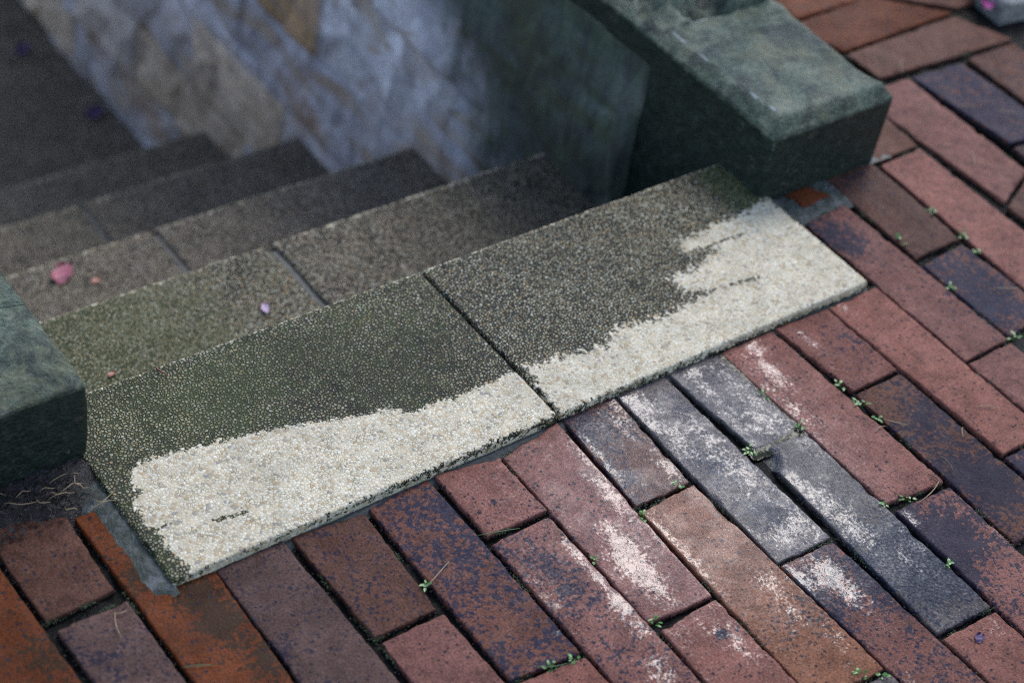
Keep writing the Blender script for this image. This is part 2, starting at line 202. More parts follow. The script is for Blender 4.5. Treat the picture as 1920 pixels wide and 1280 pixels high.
# ------------------------------------------------------------------ materials
class NT:
    def __init__(s, name):
        s.m = bpy.data.materials.new(name); s.m.use_nodes = True; s.t = s.m.node_tree; s.t.nodes.clear()
        s.out = s.t.nodes.new('ShaderNodeOutputMaterial'); s.b = s.n('ShaderNodeBsdfPrincipled'); s.l(s.b.outputs[0], s.out.inputs[0])
        s.pos = s.n('ShaderNodeNewGeometry').outputs['Position']
    def n(s, t, **k):
        x = s.t.nodes.new(t)
        for a, v in k.items(): setattr(x, a, v)
        return x
    def l(s, a, b): s.t.links.new(a, b)
    def put(s, sock, v):
        if hasattr(v, 'links') or isinstance(v, bpy.types.NodeSocket): s.l(v, sock)
        elif isinstance(v, (tuple, list)): sock.default_value = tuple(v) + ((1.0,) if len(v) == 3 and sock.type == 'RGBA' else ())
        else: sock.default_value = v
    def attr(s, name, kind='GEOMETRY', out='Fac'):
        x = s.n('ShaderNodeAttribute', attribute_name=name, attribute_type=kind); return x.outputs[out]
    def noise(s, scale, detail=4, rough=.6, dist=0, vec=None, out='Fac'):
        x = s.n('ShaderNodeTexNoise'); s.put(x.inputs['Vector'], vec or s.pos)
        for k, v in (('Scale', scale), ('Detail', detail), ('Roughness', rough), ('Distortion', dist)): s.put(x.inputs[k], v)
        return x.outputs[out]
    def vor(s, scale, feature='F1', out='Distance', vec=None, rnd=1.0):
        x = s.n('ShaderNodeTexVoronoi', feature=feature); s.put(x.inputs['Vector'], vec or s.pos); s.put(x.inputs['Scale'], scale); s.put(x.inputs['Randomness'], rnd)
        return x.outputs[out]
    def math(s, op, a, b=0.0, c=0.0, clamp=False):
        x = s.n('ShaderNodeMath', operation=op, use_clamp=clamp); s.put(x.inputs[0], a); s.put(x.inputs[1], b); s.put(x.inputs[2], c); return x.outputs[0]
    def rng(s, v, a, b, c=0.0, d=1.0, smooth=True):
        x = s.n('ShaderNodeMapRange', interpolation_type='SMOOTHSTEP' if smooth else 'LINEAR'); s.put(x.inputs[0], v)
        for i, q in enumerate((a, b, c, d)): s.put(x.inputs[i + 1], q)
        return x.outputs[0]
    def mix(s, f, a, b, mode='MIX'):
        x = s.n('ShaderNodeMix', data_type='RGBA', blend_type=mode); s.put(x.inputs[0], f); s.put(x.inputs[6], a); s.put(x.inputs[7], b); return x.outputs[2]
    def ramp(s, v, stops, interp='LINEAR'):
        x = s.n('ShaderNodeValToRGB'); s.put(x.inputs[0], v); e = x.color_ramp.elements; x.color_ramp.interpolation = interp
        while len(e) < len(stops): e.new(0.5)
        for el, (p, c) in zip(e, stops): el.position = p; el.color = tuple(c) + (1,)
        return x.outputs[0]
    def bump(s, h, strength, dist, normal=None):
        x = s.n('ShaderNodeBump'); s.put(x.inputs['Height'], h); s.put(x.inputs['Strength'], strength); s.put(x.inputs['Distance'], dist)
        if normal: s.l(normal, x.inputs['Normal'])
        return x.outputs[0]
    def fin(s, col=None, rough=None, normal=None, spec=None):
        if col is not None: s.put(s.b.inputs['Base Color'], col)
        if rough is not None: s.put(s.b.inputs['Roughness'], rough)
        if normal is not None: s.put(s.b.inputs['Normal'], normal)
        if spec is not None: s.put(s.b.inputs['Specular IOR Level'], spec)
        return s.m
def mscale(s, sock, v):   # stretched coordinates
    x = s.n('ShaderNodeVectorMath', operation='MULTIPLY'); s.l(sock, x.inputs[0]); x.inputs[1].default_value = v; return x.outputs[0]

def brick_material():
    s = NT('wet_clinker_brick')
    base = s.attr('tint', 'OBJECT', 'Color'); dark = s.attr('burn', 'OBJECT', 'Color')
    fl = s.attr('flash'); film = s.attr('film'); dirt = s.attr('dirt')
    big = s.noise(26, 3, .6, .4); med = s.noise(210, 5, .66, .3); mid = s.noise(85, 4, .6, .3); fine = s.noise(520, 4, .72)
    m = s.math('MULTIPLY_ADD', s.math('SUBTRACT', med, .5), 1.7, s.math('MULTIPLY', s.math('SUBTRACT', mid, .5), 1.3))
    t = s.math('ADD', fl, m)
    mask = s.rng(t, .36, .60)
    tone = s.rng(fine, .32, .68, .44, 1.62, False)
    tone2 = s.rng(s.math('ADD', s.math('MULTIPLY', big, .5), s.math('MULTIPLY', mid, .5)), .32, .68, .56, 1.34, False)
    vm = s.n('ShaderNodeVectorMath', operation='SCALE'); s.l(base, vm.inputs[0]); s.l(s.math('MULTIPLY', tone, tone2), vm.inputs['Scale'])
    vd = s.n('ShaderNodeVectorMath', operation='SCALE'); s.l(dark, vd.inputs[0]); s.l(s.rng(fine, .3, .7, .5, 1.7, False), vd.inputs['Scale'])
    c = s.mix(s.math('MULTIPLY', mask, .90), vm.outputs[0], vd.outputs[0])
    # sooty iron specks burnt into the clay
    spk = s.vor(210)
    sel = s.vor(210, out='Color'); sc = s.n('ShaderNodeSeparateColor'); s.l(sel, sc.inputs[0])
    rad = s.math('MULTIPLY', s.rng(sc.outputs[0], .45, 1.0, 0, .46, False), 1.0)
    spot = s.rng(s.math('SUBTRACT', rad, s.math('ADD', spk, s.math('MULTIPLY', s.math('SUBTRACT', fine, .5), .35))), -.03, .1)
    c = s.mix(s.math('MULTIPLY', spot, .85), c, (.018, .018, .028))
    sp2 = s.rng(s.noise(900, 2, .6), .62, .75)
    c = s.mix(s.math('MULTIPLY', sp2, .35), c, (.03, .028, .035))
    sp3 = s.rng(s.noise(700, 2, .6, vec=mscale(s, s.pos, (1, 1, 3))), .66, .76)
    c = s.mix(s.math('MULTIPLY', sp3, .25), c, (.42, .30, .27))
    c = s.mix(s.rng(s.math('ADD', dirt, s.math('MULTIPLY', s.math('SUBTRACT', med, .5), 1.2)), .45, .8, 0, .9), c, (.014, .016, .012))
    hf = s.noise(330, 4, .62)
    fn = s.math('MULTIPLY_ADD', s.math('SUBTRACT', hf, .5), 1.25, s.math('MULTIPLY', s.math('SUBTRACT', s.noise(95, 4, .62, .9), .5), 1.05))
    f = s.rng(s.math('ADD', film, fn), .34, .80)
    wet = s.rng(s.math('ADD', s.attr('damp'), s.math('MULTIPLY', s.math('SUBTRACT', hf, .5), 1.7)), .25, 1.0)
    rough = s.math('SUBTRACT', .50, s.math('MULTIPLY', wet, .31))
    rough = s.math('MULTIPLY_ADD', f, s.math('SUBTRACT', .13, rough), rough)
    grit = s.math('ADD', s.noise(340, 4, .70), s.math('MULTIPLY', s.noise(150, 3, .6), .6))
    n1 = s.bump(grit, s.math('MULTIPLY', s.math('MULTIPLY_ADD', f, -.50, .56), s.rng(s.noise(30, 3, .6, .5), .35, .65, .6, 1.25)), .0030)
    rip = s.math('MULTIPLY_ADD', s.noise(75, 3, .55, 2.6), 1.0, s.math('MULTIPLY', s.noise(190, 2, .5, 1.5), .35))
    n2 = s.bump(rip, s.math('MULTIPLY', f, .16), .005, n1)
    n3 = s.bump(spot, .35, -.0006, n2)
    return s.fin(c, rough, n3, s.math('MULTIPLY_ADD', s.math('MAXIMUM', wet, f), .42, .09))

def aggregate_material():
    s = NT('exposed_aggregate')
    clean = s.attr('clean'); moss = s.attr('moss'); dk = s.attr('soot'); brown = s.attr('brown')
    wob = s.n('ShaderNodeVectorMath', operation='ADD'); s.l(s.pos, wob.inputs[0])
    wv = s.n('ShaderNodeVectorMath', operation='SCALE'); s.l(s.noise(500, 1, .5, out='Color'), wv.inputs[0]); wv.inputs['Scale'].default_value = .0012; s.l(wv.outputs[0], wob.inputs[1])
    P = wob.outputs[0]; SC = 312
    edge = s.vor(SC, 'DISTANCE_TO_EDGE', vec=P); f1 = s.vor(SC, vec=P); cc = s.vor(SC, out='Color', vec=P)
    sp = s.n('ShaderNodeSeparateColor'); s.l(cc, sp.inputs[0])
    peb = s.ramp(sp.outputs[0], [(0, (.60, .51, .34)), (.30, (.69, .60, .43)), (.55, (.75, .69, .54)), (.80, (.66, .54, .36)), (.93, (.50, .36, .20)), (1.0, (.30, .29, .28))])
    peb_d = s.ramp(sp.outputs[0], [(0, (.24, .215, .125)), (.28, (.36, .325, .21)), (.52, (.45, .43, .33)), (.62, (.29, .265, .165)), (.85, (.38, .27, .14)), (1.0, (.15, .14, .11))])
    n1 = s.noise(150, 4, .65); n2 = s.noise(24, 4, .6)
    pr = s.math('MULTIPLY', s.math('SUBTRACT', sp.outputs[1], .5), .55)
    cl = s.rng(s.math('ADD', s.math('ADD', clean, pr), s.math('MULTIPLY', s.math('SUBTRACT', n1, .5), 1.0)), .44, .58)
    pebw = s.rng(s.math('MULTIPLY_ADD', s.noise(38, 5, .7), .7, s.math('MULTIPLY', s.noise(9, 2, .5), .3)), .33, .67, .66, 1.14, False)
    vs = s.n('ShaderNodeVectorMath', operation='SCALE'); s.l(peb, vs.inputs[0]); s.l(pebw, vs.inputs['Scale'])
    gapw = s.math('MULTIPLY_ADD', n2, .15, .03)
    gapd = s.rng(edge, gapw, s.math('ADD', gapw, .12))
    gapc = s.rng(edge, .0, .13, .12, 1)
    colc = s.mix(gapc, s.mix(s.rng(s.noise(55, 4, .7), .42, .62), (.40, .36, .27), (.13, .125, .085)), vs.outputs[0])
    # dark grime and algae in the stained part
    sootn = s.math('ADD', dk, s.math('MULTIPLY', s.math('SUBTRACT', n2, .5), .9))
    pdim = s.rng(sootn, -.6, 1.0, 1.25, .42, False)
    vd = s.n('ShaderNodeVectorMath', operation='SCALE'); s.l(peb_d, vd.inputs[0]); s.l(pdim, vd.inputs['Scale'])
    gcol = s.mix(s.rng(s.noise(60, 3, .6), .4, .6), (.007, .008, .007), (.014, .016, .009))
    ms = s.rng(s.math('ADD', moss, s.math('MULTIPLY', s.math('SUBTRACT', s.noise(70, 4, .65), .5), .9)), .25, .8)
    gcol = s.mix(ms, gcol, (.034, .046, .013))
    vdm = s.mix(s.math('MULTIPLY', ms, .42), vd.outputs[0], (.150, .170, .062))
    vdm = s.mix(s.math('MULTIPLY', brown, .62), vdm, s.mix(sp.outputs[1], (.20, .16, .135), (.54, .43, .38)))
    cold = s.mix(gapd, s.mix(s.math('MULTIPLY', brown, .6), gcol, (.035, .027, .022)), vdm)
    c = s.mix(cl, cold, colc)
    tiny = s.rng(s.noise(1100, 2, .6), .66, .74)
    c = s.mix(s.math('MULTIPLY', tiny, .35), c, (.05, .045, .04))
    h = s.math('MULTIPLY_ADD', s.rng(edge, 0, .3), 1.0, s.math('MULTIPLY', s.noise(900, 2, .6), .15))
    n = s.bump(h, s.math('MULTIPLY_ADD', cl, -.50, .8), .0013)
    return s.fin(c, s.math('MULTIPLY_ADD', cl, .22, .40), n, s.math('MULTIPLY_ADD', cl, .1, .15))

def coping_material():
    s = NT('algae_covered_sandstone')
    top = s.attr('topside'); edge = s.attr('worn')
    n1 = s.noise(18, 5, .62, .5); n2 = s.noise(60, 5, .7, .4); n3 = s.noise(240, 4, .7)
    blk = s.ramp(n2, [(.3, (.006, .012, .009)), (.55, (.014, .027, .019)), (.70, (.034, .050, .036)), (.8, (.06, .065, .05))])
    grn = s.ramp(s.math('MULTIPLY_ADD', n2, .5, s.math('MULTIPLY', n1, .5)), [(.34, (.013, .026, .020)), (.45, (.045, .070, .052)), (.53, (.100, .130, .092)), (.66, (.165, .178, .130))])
    # the horizontal bed is bleached by rain, the faces mix green algae with painted-in backlit shade
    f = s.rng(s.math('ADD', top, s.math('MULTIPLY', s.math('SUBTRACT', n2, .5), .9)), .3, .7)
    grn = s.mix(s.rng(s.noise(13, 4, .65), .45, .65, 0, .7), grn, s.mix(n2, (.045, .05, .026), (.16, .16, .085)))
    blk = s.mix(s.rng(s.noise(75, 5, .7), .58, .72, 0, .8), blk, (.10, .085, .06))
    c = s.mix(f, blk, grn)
    patch = s.rng(s.math('ADD', s.noise(24, 5, .72, .8), s.math('MULTIPLY', n3, .2)), .58, .70)
    c = s.mix(s.math('MULTIPLY', s.math('MULTIPLY', patch, f), .75), c, (.016, .024, .021))
    tone = s.rng(n3, .3, .7, .55, 1.45, False); tv = s.n('ShaderNodeVectorMath', operation='SCALE'); s.l(c, tv.inputs[0]); s.l(tone, tv.inputs['Scale']); c = tv.outputs[0]
    we = s.rng(s.math('ADD', edge, s.math('MULTIPLY', s.math('SUBTRACT', n2, .5), 1.5)), .45, .85)
    c = s.mix(s.math('MULTIPLY', we, .8), c, (.36, .40, .40))
    spot = s.rng(s.noise(130, 3, .6), .70, .76)
    c = s.mix(s.math('MULTIPLY', spot, .5), c, (.30, .30, .26))
    h = s.math('ADD', n3, s.math('MULTIPLY', n2, 1.5))
    return s.fin(c, s.rng(n2, .3, .7, .22, .50, False), s.bump(h, .9, .004), .28)

def wall_material():
    s = NT('riven_wall_stone')
    col = s.attr('stone', out='Color'); alg = s.attr('algae'); jt = s.attr('joint')
    st = mscale(s, s.pos, (1, 1.0, .45))
    n1 = s.noise(12, 5, .65, .9, st); n2 = s.noise(45, 5, .7, .6, st); n3 = s.noise(200, 3, .7)
    vs = s.n('ShaderNodeVectorMath', operation='SCALE'); s.l(col, vs.inputs[0]); s.l(s.rng(s.math('MULTIPLY_ADD', n1, .6, s.math('MULTIPLY', n2, .4)), .3, .7, .58, 1.55, False), vs.inputs['Scale'])
    c = s.mix(s.rng(s.noise(7, 4, .65, 1.2), .56, .68, 0, .5), vs.outputs[0], (.50, .34, .20))
    n4 = s.noise(11, 4, .6, .8, mscale(s, s.pos, (1, .40, 1.5)))
    c = s.mix(s.rng(n4, .50, .64, 0, .75), c, s.mix(s.rng(n1, .4, .6), (.62, .50, .36), (.36, .22, .12)))
    c = s.mix(s.rng(n4, .46, .36, 0, .35), c, (.24, .25, .29))
    c = s.mix(s.rng(jt, .3, .8, 0, .35), c, (.22, .21, .21))
    a = s.rng(s.math('ADD', alg, s.math('MULTIPLY', s.math('SUBTRACT', s.math('MULTIPLY_ADD', n2, .4, s.math('MULTIPLY', n1, .6)), .5), 1.5)), .3, .85)
    c = s.mix(s.math('MULTIPLY', a, .90), c, s.mix(s.rng(s.math('MULTIPLY_ADD', n2, .6, s.math('MULTIPLY', n1, .4)), .36, .66), (.006, .014, .008), (.046, .080, .042)))
    return s.fin(c, .6, s.bump(s.math('ADD', n2, s.math('MULTIPLY', n3, .4)), .7, .006), .12)

def simple(name, stops, scale, rough, bump=.3, dist=.001, spec=.5, detail=4):
    s = NT(name); n = s.noise(scale, detail, .65)
    return s.fin(s.ramp(n, stops), rough, s.bump(s.noise(scale * 2.5, 4, .7), bump, dist), spec)
def leaf_material():
    s = NT('weed_leaf'); n = s.noise(300, 2, .5)
    s.put(s.b.inputs['Subsurface Weight'], 0.0)
    return s.fin(s.ramp(n, [(.35, (.030, .11, .012)), (.65, (.085, .22, .028))]), .32, None, .5)
def water_material():
    s = NT('puddle_water')
    return s.fin(s.mix(s.noise(60, 3, .6), (.016, .020, .010), (.050, .048, .030)), .07, s.bump(s.noise(70, 2, .5, 1.8), .35, .005), .14)
def plain(name, c, rough=.5, var=.25, scale=400):
    return simple(name, [(.3, tuple(v * (1 - var) for v in c)), (.7, tuple(v * (1 + var) for v in c))], scale, rough, .2, .0005)

M_BRICK = brick_material(); M_AGG = aggregate_material(); M_COP = coping_material(); M_WALL = wall_material()
M_SOIL = simple('wet_joint_soil', [(.3, (.003, .003, .003)), (.6, (.007, .007, .006)), (.75, (.014, .022, .008))], 90, .3, .8, .003, .10)
M_MORTAR = simple('old_mortar', [(.3, (.018, .026, .016)), (.50, (.045, .055, .044)), (.72, (.15, .155, .16))], 90, .55, .8, .003)
M_DARKMORTAR = simple('damp_mortar', [(.3, (.03, .032, .028)), (.7, (.085, .085, .075))], 120, .5, .6, .002)
M_GRIT = simple('sand_grit', [(.3, (.012, .011, .010)), (.6, (.045, .038, .030)), (.8, (.14, .12, .095))], 900, .5, .2, .0005)
M_MOSS = simple('joint_moss', [(.35, (.012, .026, .008)), (.65, (.035, .068, .016))], 300, .6, .1, .0005)
M_LEAF = leaf_material(); M_WATER = water_material()
M_STRAW = plain('dry_needle', (.34, .24, .13), .5); M_TWIG = plain('brown_twig', (.055, .032, .020), .45); M_GRASS = plain('green_blade', (.07, .13, .045), .4)
M_LITTER = simple('rotting_litter', [(.3, (.010, .008, .009)), (.6, (.030, .020, .018)), (.8, (.07, .045, .03))], 160, .18, .9, .003)
M_PINK = plain('pink_petal', (.36, .10, .14), .5, .3, 120); M_LILAC = plain('lilac_petal', (.50, .36, .50), .5, .2, 200); M_PURPLE = plain('purple_petal', (.050, .018, .085), .5, .3, 200)
M_SALPET = plain('salmon_petal', (.50, .22, .16), .5)
M_EDGE = simple('pale_edging_stone', [(.3, (.14, .14, .13)), (.6, (.30, .29, .27)), (.8, (.42, .41, .39))], 70, .5, .7, .004)

# ------------------------------------------------------------------ pavement: every brick a part of its own
pav = tag(empty('pavement', (0, 0, ZB)), 'wet pavement of long clinker bricks laid on edge around the top step', 'pavement', kind='structure')
TINT = {'salmon': ((.265, .107, .080), (.014, .018, .034)), 'orange': ((.165, .042, .012), (.030, .017, .009)), 'grey': ((.130, .105, .098), (.016, .020, .036)),
        'blue': ((.215, .088, .060), (.013, .018, .038)), 'brown': ((.150, .066, .044), (.013, .013, .027)), 'purple': ((.130, .070, .056), (.018, .015, .027)), 'tan': ((.290, .120, .066), (.030, .024, .028))}
rnd = random.Random(7)
FLA = np.array([f for f in FLASH]); FIL = np.array([f for f in FILM])
quads = []
for bi, (q, kind, fl, sh, lab) in enumerate(BRICKS):
    c = np.array(q, float).reshape(4, 2) / 1000; quads.append(c.copy())
    ul = c[1] - c[0] + c[2] - c[3]; W = np.linalg.norm(ul) / 2; ul /= np.linalg.norm(ul)
    vl = c[3] - c[0] + c[2] - c[1]; L = np.linalg.norm(vl) / 2; vl /= np.linalg.norm(vl)
    s = sh / 1000 * .43
    c[0] += s * ul + s * .7 * vl; c[1] += -s * ul + s * .7 * vl; c[2] += -s * ul - s * .7 * vl; c[3] += s * ul - s * .7 * vl
    tu, tv, dz = rnd.uniform(-.0011, .0011), rnd.uniform(-.0012, .0012), rnd.uniform(-.0009, .0006)
    if kind == 'orange' and W < .06: dz = .0012; tu = tv = 0
    hf = lambda Q, U, V, tu=tu, tv=tv, dz=dz, bi=bi: dz + tu * (U - .5) + tv * (V - .5) + .0006 * noise(Q, 28, bi, 2) + .00018 * noise(Q, 160, bi + 50, 2) - .0009 * np.clip(.5 - np.abs(U - .5) * 3, 0, .5) * (bi % 3 == 0)
    if lab.startswith('long charcoal'):   # its upper corner is broken away
        hf0 = hf; hf = lambda Q, U, V, hf0=hf0: hf0(Q, U, V) - .0075 * sstep(1.25, .7, np.hypot((Q[:, 0] - .1575) / .014, (Q[:, 1] + .149) / .017) + .18 * noise(Q, 120, 3, 2))
    V, F, U, Vv, side, ed = slab_grid(c, ZB, .0042, .0019, .020, hf, .0013, bi)
    P = V[:, :2] * 1000
    flash = np.full(len(P), fl * 1.0 - .06); film = np.full(len(P), .0)
    for x, y, r, a in FLA: flash += a * .62 * np.exp(-((P[:, 0] - x) ** 2 + (P[:, 1] - y) ** 2) / (r * r))
    for x, y, ra, rb, a in FIL: film = np.maximum(film, a * np.exp(-(((P[:, 0] - x) / (ra * 1.7)) ** 2 + ((P[:, 1] - y) / (rb * 1.35)) ** 2)))
    Q = np.c_[V[:, :2], np.zeros(len(V))]
    damp = 1.15 * np.exp(-((P[:, 0] - 60) / 200) ** 2 - ((P[:, 1] + 150) / 190) ** 2) + (.25 if kind == 'grey' else 0)
    film = np.maximum(film, .80 * film + .23 * np.minimum(damp, 1.1))
    dirt = .32 * np.exp(-ed / .004) + side * .5
    if lab.startswith('long charcoal'): dirt += .7 * sstep(1.2, .6, np.hypot((P[:, 0] - 157.5) / 14, (P[:, 1] + 149) / 17))
    m = new_mesh('paving_brick', V, F, M_BRICK, {'flash': flash, 'film': film, 'dirt': dirt, 'damp': damp}, pav, origin=(*c.mean(0), ZB))
    b, d = TINT[kind]; j = rnd.uniform(.62, .86); k = rnd.uniform(-.05, .05)
    m['tint'] = [b[0] * j * (1 + k), b[1] * j, b[2] * j * (1 - k)]; m['burn'] = list(d); m['label'] = lab
# joint bed under the bricks, open over the stairwell
zs = lambda P: ZB - .0078 + .0040 * noise(P, 60, 91, 3)
parts = [sheet(-.85, .75, -.62, .20, 190, 100, zs), sheet(.60, 1.35, .201, .66, 90, 55, zs)]
far = lambda P: np.full(len(P), ZB - .016)
parts += [sheet(-6, -.85, -6, 6, 3, 3, far), sheet(-.85, 6, -6, -.62, 3, 3, far), sheet(.75, 6, -.62, .201, 3, 3, far), sheet(1.35, 6, .201, .66, 3, 3, far), sheet(.60, 6, .66, 6, 3, 3, far), sheet(-.85, -.79, .2, 6, 2, 2, far)]
V, F = merge(parts); new_mesh('joint_bed', V, F, M_SOIL, None, pav)
# bricks that lie outside the picture: one simple field
VV = []; FV = []; rg = random.Random(12)
fr = [(-.62, -.03), (.18, -.495), (1.13, .345), (.9, .6), (.66, .6), (.3, .1), (-.55, .2)]
polys = [[tuple(t) for t in q] for q in quads] + [fr, [(1.03, .26), (1.52, .20), (1.56, .60), (1.08, .60)]]
for i in range(-22, 24):
    x = -.038 + .0767 * i; ys = np.arange(-1.7, 2.0, .008); free = np.ones(len(ys), bool)
    for dx in (-.027, 0, .027):
        P = np.c_[np.full(len(ys), x + dx), ys]
        for q in polys: free &= ~in_poly(P, q)
    if -.86 < x < .665: free &= ys < .05
    s_ = None
    for k_ in range(len(ys) + 1):
        ok = k_ < len(ys) and free[k_]
        if ok and s_ is None: s_ = ys[k_]
        if not ok and s_ is not None:
            e_ = ys[k_ - 1]; y = s_ + .003
            while e_ - y > .04:
                ln = min(.243, e_ - y) if y > s_ + .004 or e_ - y < .25 else rg.uniform(.1, .243)
                cc = np.array([[x - .0358, y + ln], [x + .0358, y + ln], [x + .0358, y], [x - .0358, y]])
                v, f_ = slab_grid(cc, ZB - .0018, .08, .002, .014)[:2]; VV.append((v, f_)); FV += [rg.uniform(-.05, .6)] * len(v); y += ln + .006
            s_ = None
V, F = merge(VV); ob = new_mesh('outlying_bricks', V, F, M_BRICK, {'flash': np.array(FV), 'film': np.zeros(len(V)), 'dirt': np.zeros(len(V)), 'damp': np.zeros(len(V))}, pav)
ob['tint'] = [.21, .09, .07]; ob['burn'] = [.026, .026, .042]; ob['kind'] = 'stuff'
# grit and moss washed into the joints
rg = random.Random(33); gv = []; mv = []
def grain(c, r):
    V = [(c[0] + r * dx * rg.uniform(.6, 1.2), c[1] + r * dy * rg.uniform(.6, 1.2), c[2] + r * dz * rg.uniform(.5, 1)) for dx, dy, dz in ((1, 0, 0), (0, 1, 0), (-1, 0, 0), (0, -1, 0), (0, 0, 1), (0, 0, -1))]
    return V, [(0, 1, 4), (1, 2, 4), (2, 3, 4), (3, 0, 4), (1, 0, 5), (2, 1, 5), (3, 2, 5), (0, 3, 5)]
def blade(c, a, ln, wd, up):
    ca, sa = math.cos(a), math.sin(a)
    return [(c[0] - sa * wd, c[1] + ca * wd, c[2]), (c[0] + sa * wd, c[1] - ca * wd, c[2]), (c[0] + ca * ln, c[1] + sa * ln, c[2] + up)], [(0, 1, 2)]
for q in quads:
    for a, b_, nrm in ((0, 3, 1), (1, 2, 1), (3, 2, 1), (0, 1, 1)):
        L = np.linalg.norm(q[b_] - q[a])
        for _ in range(int(L / .0042)):
            t = rg.random(); p = q[a] + (q[b_] - q[a]) * t
            if rg.random() < .8: gv.append(grain((p[0] + rg.gauss(0, .0013), p[1] + rg.gauss(0, .0013), ZB - rg.uniform(.0025, .0062)), rg.uniform(.0004, .0014)))
        for _ in range(rg.choice((0, 0, 0, 1, 1, 2))):
            t = rg.random(); p = q[a] + (q[b_] - q[a]) * t; u = (q[b_] - q[a]) / L; sp = rg.uniform(.003, .012)
            for _ in range(60):
                o = u * rg.gauss(0, sp); c = (p[0] + o[0] + rg.gauss(0, .0011), p[1] + o[1] + rg.gauss(0, .0011), ZB - rg.uniform(.001, .0045))
                mv.append(blade(c, rg.uniform(0, 6.28), rg.uniform(.0008, .002), rg.uniform(.0003, .0007), rg.uniform(.0002, .0014)))
ob = new_mesh('joint_grit', *merge(gv), M_GRIT, None, pav, smooth=False); ob['kind'] = 'stuff'
ob = new_mesh('joint_moss', *merge(mv), M_MOSS, None, pav, smooth=False); ob['kind'] = 'stuff'
def fillet(x0, x1, y0, y1, zf, name='mortar_fillet', mat=None):
    V, F = sheet(x0, x1, y0, y1, 26, 60, zf); return new_mesh(name, V, F, mat or M_MORTAR, None, pav)
fillet(-.472, -.4355, -.014, .172, lambda P: -.0045 - .0075 * np.clip((-.4365 - P[:, 0]) / .026, 0, 1.3) - .004 * sstep(-.002, -.012, P[:, 1]) + .0026 * noise(P, 60, 5, 3))
fillet(.446, .545, .115, .172, lambda P: -.0105 + .0024 * noise(P, 45, 15, 3) - .004 * sstep(.128, .112, P[:, 1] + (P[:, 0] - .446) * .0) + .0022 * sstep(.46, .45, P[:, 0]))
fillet(-.437, .447, -.016, -.0035, lambda P: -.0125 + .0022 * noise(P, 70, 33, 3) - .004 * sstep(-.006, -.015, P[:, 1]), 'edge_pointing', M_DARKMORTAR)
V, F = sheet(.60, .66, .165, .66, 8, 60, lambda P: -.011 + .002 * noise(P, 60, 8, 3)); new_mesh('mortar_fillet', V, F, M_DARKMORTAR, None, pav)

